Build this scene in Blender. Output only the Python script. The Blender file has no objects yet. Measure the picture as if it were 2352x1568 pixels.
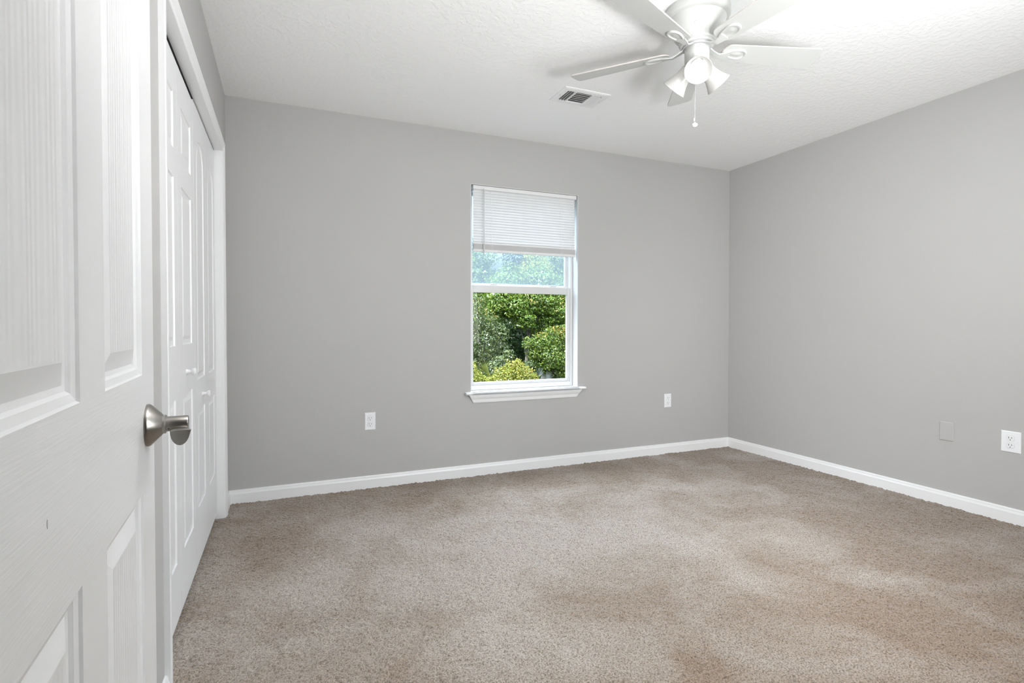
import bpy, math, random
import numpy as np
from mathutils import Vector, Matrix

# ------------------------------------------------------------------ camera, world, lights
SC = bpy.context.scene
COL = SC.collection
R = math.radians
XL, XR, YB, YF, H = -0.318, 3.630, 3.600, 0.30, 2.44      # room shell
CAMZ = 1.0713

cam = bpy.data.cameras.new('camera')
cam.sensor_width = 36.0
cam.lens = 1223.9 / 2352 * 36.0
cam.shift_y = -16.6 / 2352
cam.clip_start = 0.02
cam.clip_end = 500
camo = bpy.data.objects.new('camera', cam)
COL.objects.link(camo)
camo.location = (0, 0, CAMZ)
camo.rotation_euler = (R(90 - 0.90), 0, R(-23.1165))
SC.camera = camo

SC.view_settings.view_transform = 'Standard'
SC.view_settings.look = 'None'
SC.view_settings.gamma = 1
SC.view_settings.use_curve_mapping = False
SC.view_settings.exposure = 0.41
SC.cycles.max_bounces = 16
SC.cycles.diffuse_bounces = 10
SC.cycles.glossy_bounces = 4
SC.cycles.transmission_bounces = 8
SC.cycles.transparent_max_bounces = 16
SC.cycles.sample_clamp_indirect = 8
SC.cycles.caustics_reflective = False
SC.cycles.caustics_refractive = False

W = bpy.data.worlds.new('sky')
SC.world = W
W.use_nodes = True
wn, wl = W.node_tree.nodes, W.node_tree.links
wn.clear()
wo = wn.new('ShaderNodeOutputWorld')
bg = wn.new('ShaderNodeBackground')
tc = wn.new('ShaderNodeTexCoord')
sep = wn.new('ShaderNodeSeparateXYZ')
rp = wn.new('ShaderNodeValToRGB')
wl.new(tc.outputs['Generated'], sep.inputs[0])
wl.new(sep.outputs['Z'], rp.inputs[0])
wl.new(rp.outputs[0], bg.inputs[0])
wl.new(bg.outputs[0], wo.inputs[0])
rp.color_ramp.elements[0].position = 0.0
rp.color_ramp.elements[0].color = (0.010, 0.014, 0.010, 1)
rp.color_ramp.elements[1].position = 0.75
rp.color_ramp.elements[1].color = (0.82, 0.90, 1.0, 1)
e = rp.color_ramp.elements.new(0.10)
e.color = (0.012, 0.017, 0.013, 1)
e = rp.color_ramp.elements.new(0.16)
e.color = (0.070, 0.082, 0.098, 1)
e = rp.color_ramp.elements.new(0.25)
e.color = (0.084, 0.097, 0.116, 1)
e = rp.color_ramp.elements.new(0.36)
e.color = (0.48, 0.53, 0.59, 1)
bg.inputs[1].default_value = 14.0

def lamp(name, kind, loc, target, energy, color=(1, 1, 1), **kw):
    l = bpy.data.lights.new(name, kind)
    l.energy = energy
    l.color = color
    for k, v in kw.items():
        setattr(l, k, v)
    o = bpy.data.objects.new(name, l)
    COL.objects.link(o)
    o.location = loc
    if target is not None:
        o.rotation_euler = (Vector(target) - Vector(loc)).to_track_quat('-Z', 'Y').to_euler()
    return o

lamp('sun', 'SUN', (-26, -15, 38), (0, 0, 0), 22.0, (1.0, 0.95, 0.86), angle=R(0.6))
# unseen fill lamps added to brighten the room: outside the added front window,
# bounced off the ceiling, a soft upward one, and one aimed across the room
lamp('fill_window_lamp', 'AREA', (1.9, YF - 0.16, 1.45), (1.6, 3, 2.3), 38, (0.97, 0.985, 1.0), shape='RECTANGLE', size=1.25, size_y=1.3)
lamp('bounced_fill', 'SPOT', (1.02, 0.40, 1.25), (0.90, 0.80, 2.44), 880, (1.0, 1.0, 1.0), shadow_soft_size=0.08, spot_size=R(54), spot_blend=0.8)
lamp('soft_fill', 'AREA', (1.08, 0.40, 1.35), (1.1, 0.95, 2.44), 20, (1.0, 1.0, 1.0), shape='DISK', size=0.25)
lamp('side_fill', 'SPOT', (0.35, 0.12, 1.3), (3.64, 2.1, 0.8), 230, (1.0, 1.0, 1.0), shadow_soft_size=0.2, spot_size=R(70), spot_blend=1.0)
for nm, lo, tg, sx, sy in (('back_window_portal', (1.655, YB + 0.20, 1.33), (1.655, 0, 1.33), 0.9, 1.52),
                           ('fill_window_portal', (1.9, YF - 0.13, 1.45), (1.9, 3, 1.45), 1.36, 1.34)):
    pt = lamp(nm, 'AREA', lo, tg, 1, shape='RECTANGLE', size=sx, size_y=sy)
    pt.data.cycles.is_portal = True

# ------------------------------------------------------------------ materials
def mat(name, color=(0.8, 0.8, 0.8), rough=0.5, metal=0.0, bump=None, var=None, spec=0.5, sheen=0.0, emit=None):
    """bump: (kind, scale(xyz or float), strength, distance, detail); var: (scale, color2, lo, hi)"""
    m = bpy.data.materials.new(name)
    m.use_nodes = True
    n, l = m.node_tree.nodes, m.node_tree.links
    b = n['Principled BSDF']
    b.inputs['Base Color'].default_value = (*color, 1)
    b.inputs['Roughness'].default_value = rough
    b.inputs['Metallic'].default_value = metal
    b.inputs['Specular IOR Level'].default_value = spec
    if sheen:
        b.inputs['Sheen Weight'].default_value = sheen
    if emit:
        b.inputs['Emission Color'].default_value = (*emit[0], 1)
        b.inputs['Emission Strength'].default_value = emit[1]
    t = n.new('ShaderNodeTexCoord')
    def vec(scale):
        mp = n.new('ShaderNodeMapping')
        mp.inputs['Scale'].default_value = scale if isinstance(scale, tuple) else (scale,) * 3
        l.new(t.outputs['Object'], mp.inputs[0])
        return mp.outputs[0]
    if var:
        no = n.new('ShaderNodeTexNoise')
        no.inputs['Scale'].default_value = 1
        no.inputs['Detail'].default_value = 4
        l.new(vec(var[0]), no.inputs['Vector'])
        r = n.new('ShaderNodeValToRGB')
        r.color_ramp.elements[0].position = var[2]
        r.color_ramp.elements[1].position = var[3]
        r.color_ramp.elements[0].color = (*color, 1)
        r.color_ramp.elements[1].color = (*var[1], 1)
        l.new(no.outputs[0], r.inputs[0])
        l.new(r.outputs[0], b.inputs['Base Color'])
    if bump:
        kind, scale, strength, dist, det = bump
        if kind == 'wave':
            no = n.new('ShaderNodeTexWave')
            no.wave_type = 'BANDS'
            no.bands_direction = 'Y'
            no.inputs['Scale'].default_value = 1
            no.inputs['Distortion'].default_value = 6
            no.inputs['Detail'].default_value = det
            no.inputs['Detail Scale'].default_value = 1.2
        else:
            no = n.new('ShaderNodeTexNoise')
            no.inputs['Scale'].default_value = 1
            no.inputs['Detail'].default_value = det
        l.new(vec(scale), no.inputs['Vector'])
        src = no.outputs[0]
        if kind == 'knock':
            r = n.new('ShaderNodeValToRGB')
            r.color_ramp.elements[0].position = 0.47
            r.color_ramp.elements[1].position = 0.56
            l.new(src, r.inputs[0])
            src = r.outputs[0]
        bp = n.new('ShaderNodeBump')
        bp.inputs['Strength'].default_value = strength
        bp.inputs['Distance'].default_value = dist
        l.new(src, bp.inputs['Height'])
        l.new(bp.outputs[0], b.inputs['Normal'])
    return m

M = {}
LEAF = 0.265                                            # foliage is far darker than paint
M['wall'] = mat('wall_paint', (0.447, 0.442, 0.436), 0.75, bump=('noise', 160.0, 0.10, 0.001, 3), spec=0.25)
M['ceiling'] = mat('ceiling_paint', (0.91, 0.91, 0.91), 0.85, bump=('knock', 34.0, 0.30, 0.003, 5), spec=0.2)
M['trim'] = mat('trim_paint', (0.84, 0.845, 0.85), 0.32)
M['door'] = mat('door_paint', (0.86, 0.865, 0.87), 0.30, bump=('noise', (5.0, 520.0, 9.0), 0.30, 0.0008, 3))
M['door_rail'] = mat('door_rail_paint', (0.86, 0.865, 0.87), 0.30, bump=('noise', (5.0, 12.0, 330.0), 0.30, 0.0010, 3))
M['door_panel'] = mat('door_panel_paint', (0.86, 0.865, 0.87), 0.30, bump=('wave', (1.0, 26.0, 1.6), 0.30, 0.002, 2))
M['closet'] = mat('closet_door_paint', (0.84, 0.845, 0.855), 0.38)
M['vinyl'] = mat('window_vinyl', (0.64, 0.64, 0.64), 0.35)
M['jamb'] = mat('window_return_paint', (0.62, 0.62, 0.62), 0.5)
M['nickel'] = mat('satin_nickel', (0.34, 0.325, 0.30), 0.30, 1.0, bump=('noise', (60, 60, 900.0), 0.06, 0.0005, 2))
M['dark'] = mat('dark_gap', (0.02, 0.02, 0.02), 0.8)
M['grey_part'] = mat('grey_metal_part', (0.45, 0.45, 0.46), 0.5)
M['plate'] = mat('white_plastic', (0.84, 0.85, 0.87), 0.35)
M['wall_plate'] = mat('painted_plastic', (0.455, 0.450, 0.444), 0.6)
M['fan'] = mat('fan_enamel', (0.53, 0.535, 0.52), 0.28)
M['blade'] = mat('fan_blade_white', (0.56, 0.565, 0.555), 0.42)
M['blade_edge'] = mat('fan_blade_edge', (0.50, 0.47, 0.44), 0.6)
M['vent'] = mat('vent_enamel', (0.84, 0.84, 0.84), 0.4)
M['vent_inside'] = mat('vent_duct', (0.17, 0.17, 0.17), 0.7)
M['bulb'] = mat('lit_bulb', (1, 1, 1), 0.5, emit=((0.97, 0.98, 1.0), 0.85))
M['wand'] = mat('blind_wand', (0.56, 0.56, 0.57), 0.3)
M['cord'] = mat('blind_cord', (0.86, 0.86, 0.86), 0.7)
M['bark'] = mat('bark', (0.018, 0.016, 0.013), 0.9, bump=('noise', (9.0, 9.0, 2.5), 0.6, 0.03, 5), var=(2.0, (0.040, 0.036, 0.030), 0.35, 0.65))
M['ground'] = mat('leaf_litter_ground', (0.010, 0.009, 0.006), 0.95, var=(0.5, (0.008, 0.014, 0.005), 0.4, 0.6), spec=0.0)

def mix_mat(name, parts):
    """parts: list of (shader_type, colour, roughness, weight) blended by weight"""
    m = bpy.data.materials.new(name)
    m.use_nodes = True
    n, l = m.node_tree.nodes, m.node_tree.links
    n.clear()
    out = n.new('ShaderNodeOutputMaterial')
    prev, tot = None, 0.0
    for (ty, c, ro, w) in parts:
        s = n.new(ty)
        s.inputs[0].default_value = (*c, 1)
        if ro is not None and 'Roughness' in s.inputs:
            s.inputs['Roughness'].default_value = ro
        tot += w
        if prev is None:
            prev = s.outputs[0]
        else:
            mx = n.new('ShaderNodeMixShader')
            mx.inputs[0].default_value = w / tot
            l.new(prev, mx.inputs[1])
            l.new(s.outputs[0], mx.inputs[2])
            prev = mx.outputs[0]
    l.new(prev, out.inputs[0])
    return m

M['glass'] = mix_mat('clear_glass', [('ShaderNodeBsdfTransparent', (0.97, 0.985, 0.98), None, 0.994), ('ShaderNodeBsdfGlossy', (1, 1, 1), 0.02, 0.006)])
M['hazy_glass'] = mix_mat('hazy_glass', [('ShaderNodeBsdfTransparent', (0.84, 0.89, 0.92), None, 0.90), ('ShaderNodeBsdfTranslucent', (0.58, 0.69, 0.78), None, 0.095), ('ShaderNodeBsdfGlossy', (1, 1, 1), 0.05, 0.005)])
M['slat'] = mix_mat('blind_slat', [('ShaderNodeBsdfDiffuse', (0.80, 0.80, 0.80), None, 0.90), ('ShaderNodeBsdfTranslucent', (0.85, 0.85, 0.85), None, 0.10)])
M['shade'] = mix_mat('frosted_shade_glass', [('ShaderNodeBsdfDiffuse', (0.68, 0.67, 0.65), None, 0.70), ('ShaderNodeBsdfTranslucent', (0.80, 0.79, 0.76), None, 0.24), ('ShaderNodeBsdfGlossy', (1, 1, 1), 0.25, 0.06)])
M['fob'] = mix_mat('clear_plastic_fob', [('ShaderNodeBsdfDiffuse', (0.9, 0.9, 0.9), None, 0.7), ('ShaderNodeBsdfGlossy', (1, 1, 1), 0.1, 0.1), ('ShaderNodeBsdfTransparent', (1, 1, 1), None, 0.2)])

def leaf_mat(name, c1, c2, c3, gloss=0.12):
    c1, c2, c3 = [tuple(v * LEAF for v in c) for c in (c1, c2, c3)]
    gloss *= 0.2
    m = bpy.data.materials.new(name)
    m.use_nodes = True
    n, l = m.node_tree.nodes, m.node_tree.links
    n.clear()
    out = n.new('ShaderNodeOutputMaterial')
    g = n.new('ShaderNodeNewGeometry')
    r = n.new('ShaderNodeValToRGB')
    r.color_ramp.elements[0].color = (*c1, 1)
    r.color_ramp.elements[1].color = (*c3, 1)
    e = r.color_ramp.elements.new(0.55)
    e.color = (*c2, 1)
    l.new(g.outputs['Random Per Island'], r.inputs[0])
    d = n.new('ShaderNodeBsdfDiffuse')
    t = n.new('ShaderNodeBsdfTranslucent')
    gl = n.new('ShaderNodeBsdfGlossy')
    gl.inputs['Roughness'].default_value = 0.35
    gl.inputs[0].default_value = (0.9, 0.95, 1, 1)
    l.new(r.outputs[0], d.inputs[0])
    l.new(r.outputs[0], t.inputs[0])
    a = n.new('ShaderNodeMixShader')
    a.inputs[0].default_value = 0.35
    l.new(d.outputs[0], a.inputs[1])
    l.new(t.outputs[0], a.inputs[2])
    b = n.new('ShaderNodeMixShader')
    b.inputs[0].default_value = gloss
    l.new(a.outputs[0], b.inputs[1])
    l.new(gl.outputs[0], b.inputs[2])
    l.new(b.outputs[0], out.inputs[0])
    return m

M['leaf_glossy'] = leaf_mat('leaf_glossy', (0.06, 0.11, 0.03), (0.13, 0.20, 0.06), (0.27, 0.31, 0.11), 0.10)
M['leaf_green'] = leaf_mat('leaf_green', (0.06, 0.14, 0.02), (0.16, 0.28, 0.035), (0.32, 0.40, 0.06), 0.07)
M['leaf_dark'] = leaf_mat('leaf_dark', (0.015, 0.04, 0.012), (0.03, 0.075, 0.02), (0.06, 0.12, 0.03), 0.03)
M['leaf_fresh'] = leaf_mat('leaf_fresh', (0.08, 0.19, 0.025), (0.19, 0.34, 0.04), (0.36, 0.46, 0.07), 0.07)
M['leaf_yellow'] = leaf_mat('leaf_yellow', (0.20, 0.27, 0.03), (0.34, 0.40, 0.05), (0.52, 0.46, 0.08), 0.06)
M['leaf_tip'] = leaf_mat('leaf_tip', (0.40, 0.36, 0.07), (0.55, 0.42, 0.11), (0.60, 0.36, 0.12), 0.05)
M['frond'] = leaf_mat('frond', (0.14, 0.20, 0.04), (0.22, 0.28, 0.06), (0.42, 0.38, 0.08), 0.10)
M['frond_grey'] = leaf_mat('frond_grey', (0.07, 0.10, 0.08), (0.12, 0.15, 0.12), (0.22, 0.25, 0.20), 0.10)

def carpet_mat():
    m = bpy.data.materials.new('carpet')
    m.use_nodes = True
    n, l = m.node_tree.nodes, m.node_tree.links
    b = n['Principled BSDF']
    b.inputs['Roughness'].default_value = 0.95
    b.inputs['Specular IOR Level'].default_value = 0.05
    b.inputs['Sheen Weight'].default_value = 0.35
    b.inputs['Sheen Roughness'].default_value = 0.4
    t = n.new('ShaderNodeTexCoord')
    def noise(scale, det, dist=0.0, rough=0.5):
        no = n.new('ShaderNodeTexNoise')
        no.inputs['Scale'].default_value = scale
        no.inputs['Detail'].default_value = det
        no.inputs['Distortion'].default_value = dist
        no.inputs['Roughness'].default_value = rough
        l.new(t.outputs['Object'], no.inputs['Vector'])
        return no.outputs[0]
    def ramp(src, stops):
        r = n.new('ShaderNodeValToRGB')
        el = r.color_ramp.elements
        el[0].position, el[0].color = stops[0][0], (*stops[0][1], 1)
        el[1].position, el[1].color = stops[-1][0], (*stops[-1][1], 1)
        for p, c in stops[1:-1]:
            q = el.new(p)
            q.color = (*c, 1)
        l.new(src, r.inputs[0])
        return r.outputs[0]
    # the nap lies one way or the other in broad patches; yarn is a brown and beige twist
    # window light is painted in: a paler ellipse mid-room, browner towards the walls
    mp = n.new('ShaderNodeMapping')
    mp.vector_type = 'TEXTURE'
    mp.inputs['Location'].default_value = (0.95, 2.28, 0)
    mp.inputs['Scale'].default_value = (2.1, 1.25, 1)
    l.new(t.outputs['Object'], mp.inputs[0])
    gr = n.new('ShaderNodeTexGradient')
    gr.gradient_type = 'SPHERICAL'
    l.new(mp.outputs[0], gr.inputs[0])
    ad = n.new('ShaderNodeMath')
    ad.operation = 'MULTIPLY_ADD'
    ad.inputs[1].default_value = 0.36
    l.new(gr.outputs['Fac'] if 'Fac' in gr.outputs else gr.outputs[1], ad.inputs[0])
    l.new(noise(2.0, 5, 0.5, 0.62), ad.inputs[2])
    nap_and_light = ramp(ad.outputs[0], [(0.46, (0.222, 0.174, 0.134)), (0.80, (0.372, 0.337, 0.304))])
    yarn = ramp(noise(185, 2), [(0.34, (0.50, 0.46, 0.42)), (0.5, (0.94, 0.93, 0.92)), (0.66, (1.30, 1.29, 1.27))])
    mx = n.new('ShaderNodeMix')
    mx.data_type = 'RGBA'
    mx.blend_type = 'MULTIPLY'
    mx.inputs[0].default_value = 1.0
    l.new(nap_and_light, mx.inputs[6])
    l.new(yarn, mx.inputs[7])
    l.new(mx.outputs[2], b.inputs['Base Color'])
    bp = n.new('ShaderNodeBump')
    bp.inputs['Strength'].default_value = 0.6
    bp.inputs['Distance'].default_value = 0.004
    l.new(noise(260, 2), bp.inputs['Height'])
    l.new(bp.outputs[0], b.inputs['Normal'])
    return m
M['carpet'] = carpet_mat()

# ------------------------------------------------------------------ mesh builder
class MB:
    def __init__(self):
        self.v, self.f, self.mi, self.sm = [], [], [], []
    def add(self, vs, fs, mi=0, smooth=False, xf=None):
        o = len(self.v)
        if xf is not None:
            vs = [xf @ Vector(p) for p in vs]
        self.v += [tuple(p) for p in vs]
        for f in fs:
            self.f.append(tuple(o + i for i in f))
            self.mi.append(mi)
            self.sm.append(smooth)
    def box(self, a, b, mi=0, bev=0.0, xf=None):
        x0, y0, z0 = [min(p, q) for p, q in zip(a, b)]
        x1, y1, z1 = [max(p, q) for p, q in zip(a, b)]
        if bev <= 0:
            vs = [(x, y, z) for x in (x0, x1) for y in (y0, y1) for z in (z0, z1)]
            fs = [(0, 1, 3, 2), (4, 6, 7, 5), (0, 4, 5, 1), (2, 3, 7, 6), (0, 2, 6, 4), (1, 5, 7, 3)]
            self.add(vs, fs, mi, False, xf)
            return
        e = min(bev, (x1 - x0) / 2.01, (y1 - y0) / 2.01, (z1 - z0) / 2.01)
        vs, idx = [], {}
        lo, hi = (x0, y0, z0), (x1, y1, z1)
        for sx in (0, 1):
            for sy in (0, 1):
                for sz in (0, 1):
                    s = (sx, sy, sz)
                    for ax in range(3):
                        p = [(hi[k] - (0 if k == ax else e)) if s[k] else (lo[k] + (0 if k == ax else e)) for k in range(3)]
                        idx[(s, ax)] = len(vs)
                        vs.append(p)
        fs = []
        for ax in range(3):
            o1, o2 = (ax + 1) % 3, (ax + 2) % 3
            for s in (0, 1):
                q = []
                for (u, w) in ((0, 0), (1, 0), (1, 1), (0, 1)):
                    c = [0, 0, 0]; c[ax] = s; c[o1] = u; c[o2] = w
                    q.append(idx[(tuple(c), ax)])
                fs.append(tuple(q if s else q[::-1]))
            for u in (0, 1):
                for w in (0, 1):
                    c0 = [0, 0, 0]; c0[o1] = u; c0[o2] = w
                    c1 = list(c0); c1[ax] = 1
                    c0, c1 = tuple(c0), tuple(c1)
                    q = (idx[(c0, o1)], idx[(c1, o1)], idx[(c1, o2)], idx[(c0, o2)])
                    fs.append(q if (u + w) % 2 == 0 else q[::-1])
        for s, sgn in [((a, b, c), (a + b + c) % 2) for a in (0, 1) for b in (0, 1) for c in (0, 1)]:
            q = (idx[(s, 0)], idx[(s, 1)], idx[(s, 2)])
            fs.append(q if sgn else q[::-1])
        self.add(vs, fs, mi, False, xf)
    def lathe(self, prof, seg=32, xf=None, mi=0, smooth=True, cap0=True, cap1=True):
        """profile of (radius, z), spun about z"""
        vs, fs = [], []
        for r, z in prof:
            for k in range(seg):
                a = 2 * math.pi * k / seg
                vs.append((r * math.cos(a), r * math.sin(a), z))
        for i in range(len(prof) - 1):
            for k in range(seg):
                k2 = (k + 1) % seg
                fs.append((i * seg + k, i * seg + k2, (i + 1) * seg + k2, (i + 1) * seg + k))
        self.add(vs, fs, mi, smooth, xf)
        caps = []
        if cap0:
            caps.append(tuple(range(seg))[::-1])
        if cap1:
            caps.append(tuple((len(prof) - 1) * seg + k for k in range(seg)))
        if caps:
            o = len(self.v) - len(vs)
            for c in caps:
                self.f.append(tuple(o + i for i in c)); self.mi.append(mi); self.sm.append(False)
    def tube(self, pts, rad, seg=8, mi=0, smooth=True):
        pts = [Vector(p) for p in pts]
        if not isinstance(rad, (list, tuple)):
            rad = [rad] * len(pts)
        vs, fs = [], []
        ref = None
        for i, p in enumerate(pts):
            d = (pts[min(i + 1, len(pts) - 1)] - pts[max(i - 1, 0)]).normalized()
            if ref is None:
                ref = Vector((0, 0, 1)) if abs(d.z) < 0.9 else Vector((1, 0, 0))
            u = (ref - d * ref.dot(d)).normalized()
            ref = u
            w = d.cross(u)
            for k in range(seg):
                a = 2 * math.pi * k / seg
                vs.append(p + (u * math.cos(a) + w * math.sin(a)) * rad[i])
        for i in range(len(pts) - 1):
            for k in range(seg):
                k2 = (k + 1) % seg
                fs.append((i * seg + k, i * seg + k2, (i + 1) * seg + k2, (i + 1) * seg + k))
        fs.append(tuple(range(seg))[::-1])
        fs.append(tuple((len(pts) - 1) * seg + k for k in range(seg)))
        self.add(vs, fs, mi, smooth)
    def prism(self, prof, a, b, axis, mi=0, smooth=False, m0=None, m1=None):
        """closed 2-D profile swept from a to b along an axis ('x': prof=(y,z), 'y': (x,z), 'z': (x,y)).
        m0/m1: functions of a profile point giving an end offset (mitres)"""
        vs = []
        for t, mm in ((a, m0), (b, m1)):
            for p in prof:
                q = t + (mm(p) if mm else 0)
                vs.append({'x': (q, p[0], p[1]), 'y': (p[0], q, p[1]), 'z': (p[0], p[1], q)}[axis])
        n = len(prof)
        fs = [(i, (i + 1) % n, n + (i + 1) % n, n + i) for i in range(n)]
        fs += [tuple(range(n))[::-1], tuple(range(n, 2 * n))]
        self.add(vs, fs, mi, smooth)
    def loft(self, rings, mi=0, smooth=True, cap=True):
        n = len(rings[0])
        vs = [p for r in rings for p in r]
        fs = []
        for i in range(len(rings) - 1):
            for k in range(n):
                k2 = (k + 1) % n
                fs.append((i * n + k, i * n + k2, (i + 1) * n + k2, (i + 1) * n + k))
        if cap:
            fs += [tuple(range(n))[::-1], tuple((len(rings) - 1) * n + k for k in range(n))]
        self.add(vs, fs, mi, smooth)
    def build(self, name, mats, parent=None, fix=True):
        me = bpy.data.meshes.new(name)
        me.from_pydata(self.v, [], self.f)
        if not isinstance(mats, (list, tuple)):
            mats = [mats]
        for m in mats:
            me.materials.append(m)
        me.polygons.foreach_set('material_index', self.mi)
        me.polygons.foreach_set('use_smooth', self.sm)
        if fix:
            import bmesh
            b = bmesh.new(); b.from_mesh(me)
            bmesh.ops.recalc_face_normals(b, faces=b.faces)
            b.to_mesh(me); b.free()
        me.update()
        if any(self.sm):
            me.set_sharp_from_angle(angle=R(38))
        o = bpy.data.objects.new(name, me)
        COL.objects.link(o)
        if parent is not None:
            o.parent = parent
        return o

def tag(o, label, cat=None, group=None, kind=None):
    o['label'] = label
    if cat: o['category'] = cat
    if group: o['group'] = group
    if kind: o['kind'] = kind
    return o

def empty(name, loc=(0, 0, 0), rz=0.0):
    o = bpy.data.objects.new(name, None)
    o.empty_display_size = 0.05
    COL.objects.link(o)
    o.location = loc
    o.rotation_euler = (0, 0, rz)
    return o

def struct(o, label, cat):
    return tag(o, label, cat, kind='structure')

# ------------------------------------------------------------------ setting: shell
WT = 0.15
WX0, WX1, WZ0, WZ1 = 1.217, 2.0925, 0.585, 2.080       # back window opening
CY0, CY1, CZ = 1.815, 3.350, 2.043                     # closet opening
b = MB()
y0, y1 = YB, YB + WT
b.box((XL - .12, y0, 0), (WX0, y1, H)); b.box((WX1, y0, 0), (XR + .12, y1, H))
b.box((WX0, y0, 0), (WX1, y1, WZ0)); b.box((WX0, y0, WZ1), (WX1, y1, H))
struct(b.build('wall_back', M['wall']), 'light grey painted wall holding the window with the half raised blind', 'wall')
b = MB()
x0, x1 = XL - .115, XL
b.box((x0, YF, 0), (x1, CY0, H)); b.box((x0, CY1, 0), (x1, YB, H)); b.box((x0, CY0, CZ), (x1, CY1, H))
struct(b.build('wall_left', M['wall']), 'light grey wall around the white closet doors', 'wall')
b = MB()
b.box((XR, YF - .12, 0), (XR + .13, YB, H))
struct(b.build('wall_right', M['wall']), 'plain light grey wall on the right with the blank cover plate', 'wall')
# front wall (behind the viewpoint) with the doorway and an added window
SX0, SX1, SZ0, SZ1 = 1.22, 2.58, 0.78, 2.12
b = MB()
DX0, DX1, DZ = -0.185, 0.745, 2.045
y0, y1 = YF - .115, YF
b.box((XL - .115, y0, 0), (DX0, y1, H)); b.box((DX1, y0, 0), (SX0, y1, H)); b.box((SX1, y0, 0), (XR, y1, H))
b.box((DX0, y0, DZ), (DX1, y1, H)); b.box((SX0, y0, 0), (SX1, y1, SZ0)); b.box((SX0, y0, SZ1), (SX1, y1, H))
struct(b.build('wall_front', M['wall']), 'light grey wall with the doorway, behind the viewpoint', 'wall')
b = MB(); b.box((XL - .9, -1.9, H), (XR + .13, YB + WT, H + .12))
struct(b.build('ceiling', M['ceiling']), 'white ceiling with a knockdown texture above the carpeted room', 'ceiling')
# hall behind the doorway and the closet box, closing the shell
b = MB()
b.box((-1.3, -1.9, 0), (-1.2, YF - .115, H)); b.box((1.0, -1.9, 0), (1.1, YF - .115, H)); b.box((-1.3, -2.0, 0), (1.1, -1.9, H))
b.box((-1.2, YF - .115, 0), (XL - .115, YF - .015, H))
struct(b.build('wall_hall', M['wall']), 'light grey hall walls behind the doorway', 'wall')
b = MB()
b.box((XL - .80, CY0 - .3, 0), (XL - .72, YB + .0, H)); b.box((XL - .72, CY0 - .3, 0), (XL - .115, CY0 - .22, H)); b.box((XL - .72, YB - .05, 0), (XL - .115, YB, H))
struct(b.build('wall_closet', M['wall']), 'grey inside walls of the closet behind the folding doors', 'wall')

# carpet: fine grid with real pile height where the photo sees it, plain slab elsewhere
def carpet():
    rng = np.random.default_rng(5)
    st = 0.0045
    X0, X1, Y0, Y1 = XL - 0.10, XR, YF + .2, YB
    nx, ny = int((X1 - X0) / st) + 1, int((Y1 - Y0) / st) + 1
    def blur(a, k):
        for _ in range(k):
            a = (a + np.roll(a, 1, 0) + np.roll(a, -1, 0) + np.roll(a, 1, 1) + np.roll(a, -1, 1)) / 5
        return a
    def norm(a):
        return (a - a.mean()) / a.std()
    fine = norm(blur(rng.standard_normal((ny, nx)), 1))
    mid = norm(blur(rng.standard_normal((ny, nx)), 5))
    big = rng.standard_normal((ny // 12 + 2, nx // 12 + 2))
    big = norm(blur(np.kron(big, np.ones((12, 12)))[:ny, :nx], 40))
    z = 0.0 + 0.0018 * fine + 0.0007 * mid + 0.0009 * big
    xs = np.linspace(X0, X1, nx); ys = np.linspace(Y0, Y1, ny)
    gx, gy = np.meshgrid(xs, ys)
    co = np.stack([gx, gy, np.clip(z, -0.006, 0.006)], -1).reshape(-1, 3)
    i = (np.arange(ny - 1)[:, None] * nx + np.arange(nx - 1)[None, :]).reshape(-1)
    quads = np.stack([i, i + 1, i + nx + 1, i + nx], -1)
    # surrounding slab
    ex = [(-1.3, -2.0, -.008), (1.1, -2.0, -.008), (1.1, YF, -.008), (-1.3, YF, -.008),
          (XL - .8, YF - .12, -.008), (XR + .13, YF - .12, -.008), (XR + .13, YB + WT, -.008), (XL - .8, YB + WT, -.008),
          (-1.3, YF - .12, -.25), (XR + .13, YF - .12, -.25), (XR + .13, YB + WT, -.25), (-1.3, YB + WT, -.25)]
    o = len(co)
    co = np.vstack([co, np.array(ex)])
    quads = np.vstack([quads, np.array([[o, o + 1, o + 2, o + 3], [o + 4, o + 5, o + 6, o + 7], [o + 11, o + 10, o + 9, o + 8]])])
    me = bpy.data.meshes.new('floor')
    me.vertices.add(len(co)); me.vertices.foreach_set('co', co.astype(np.float32).ravel())
    me.loops.add(quads.size); me.loops.foreach_set('vertex_index', quads.astype(np.int32).ravel())
    me.polygons.add(len(quads))
    me.polygons.foreach_set('loop_start', np.arange(0, quads.size, 4, dtype=np.int32))
    me.polygons.foreach_set('use_smooth', np.ones(len(quads), dtype=bool))
    me.materials.append(M['carpet'])
    me.update(calc_edges=True)
    f = bpy.data.objects.new('floor', me)
    COL.objects.link(f)
    return f
struct(carpet(), 'beige brown cut pile carpet covering the whole floor', 'floor')

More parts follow.
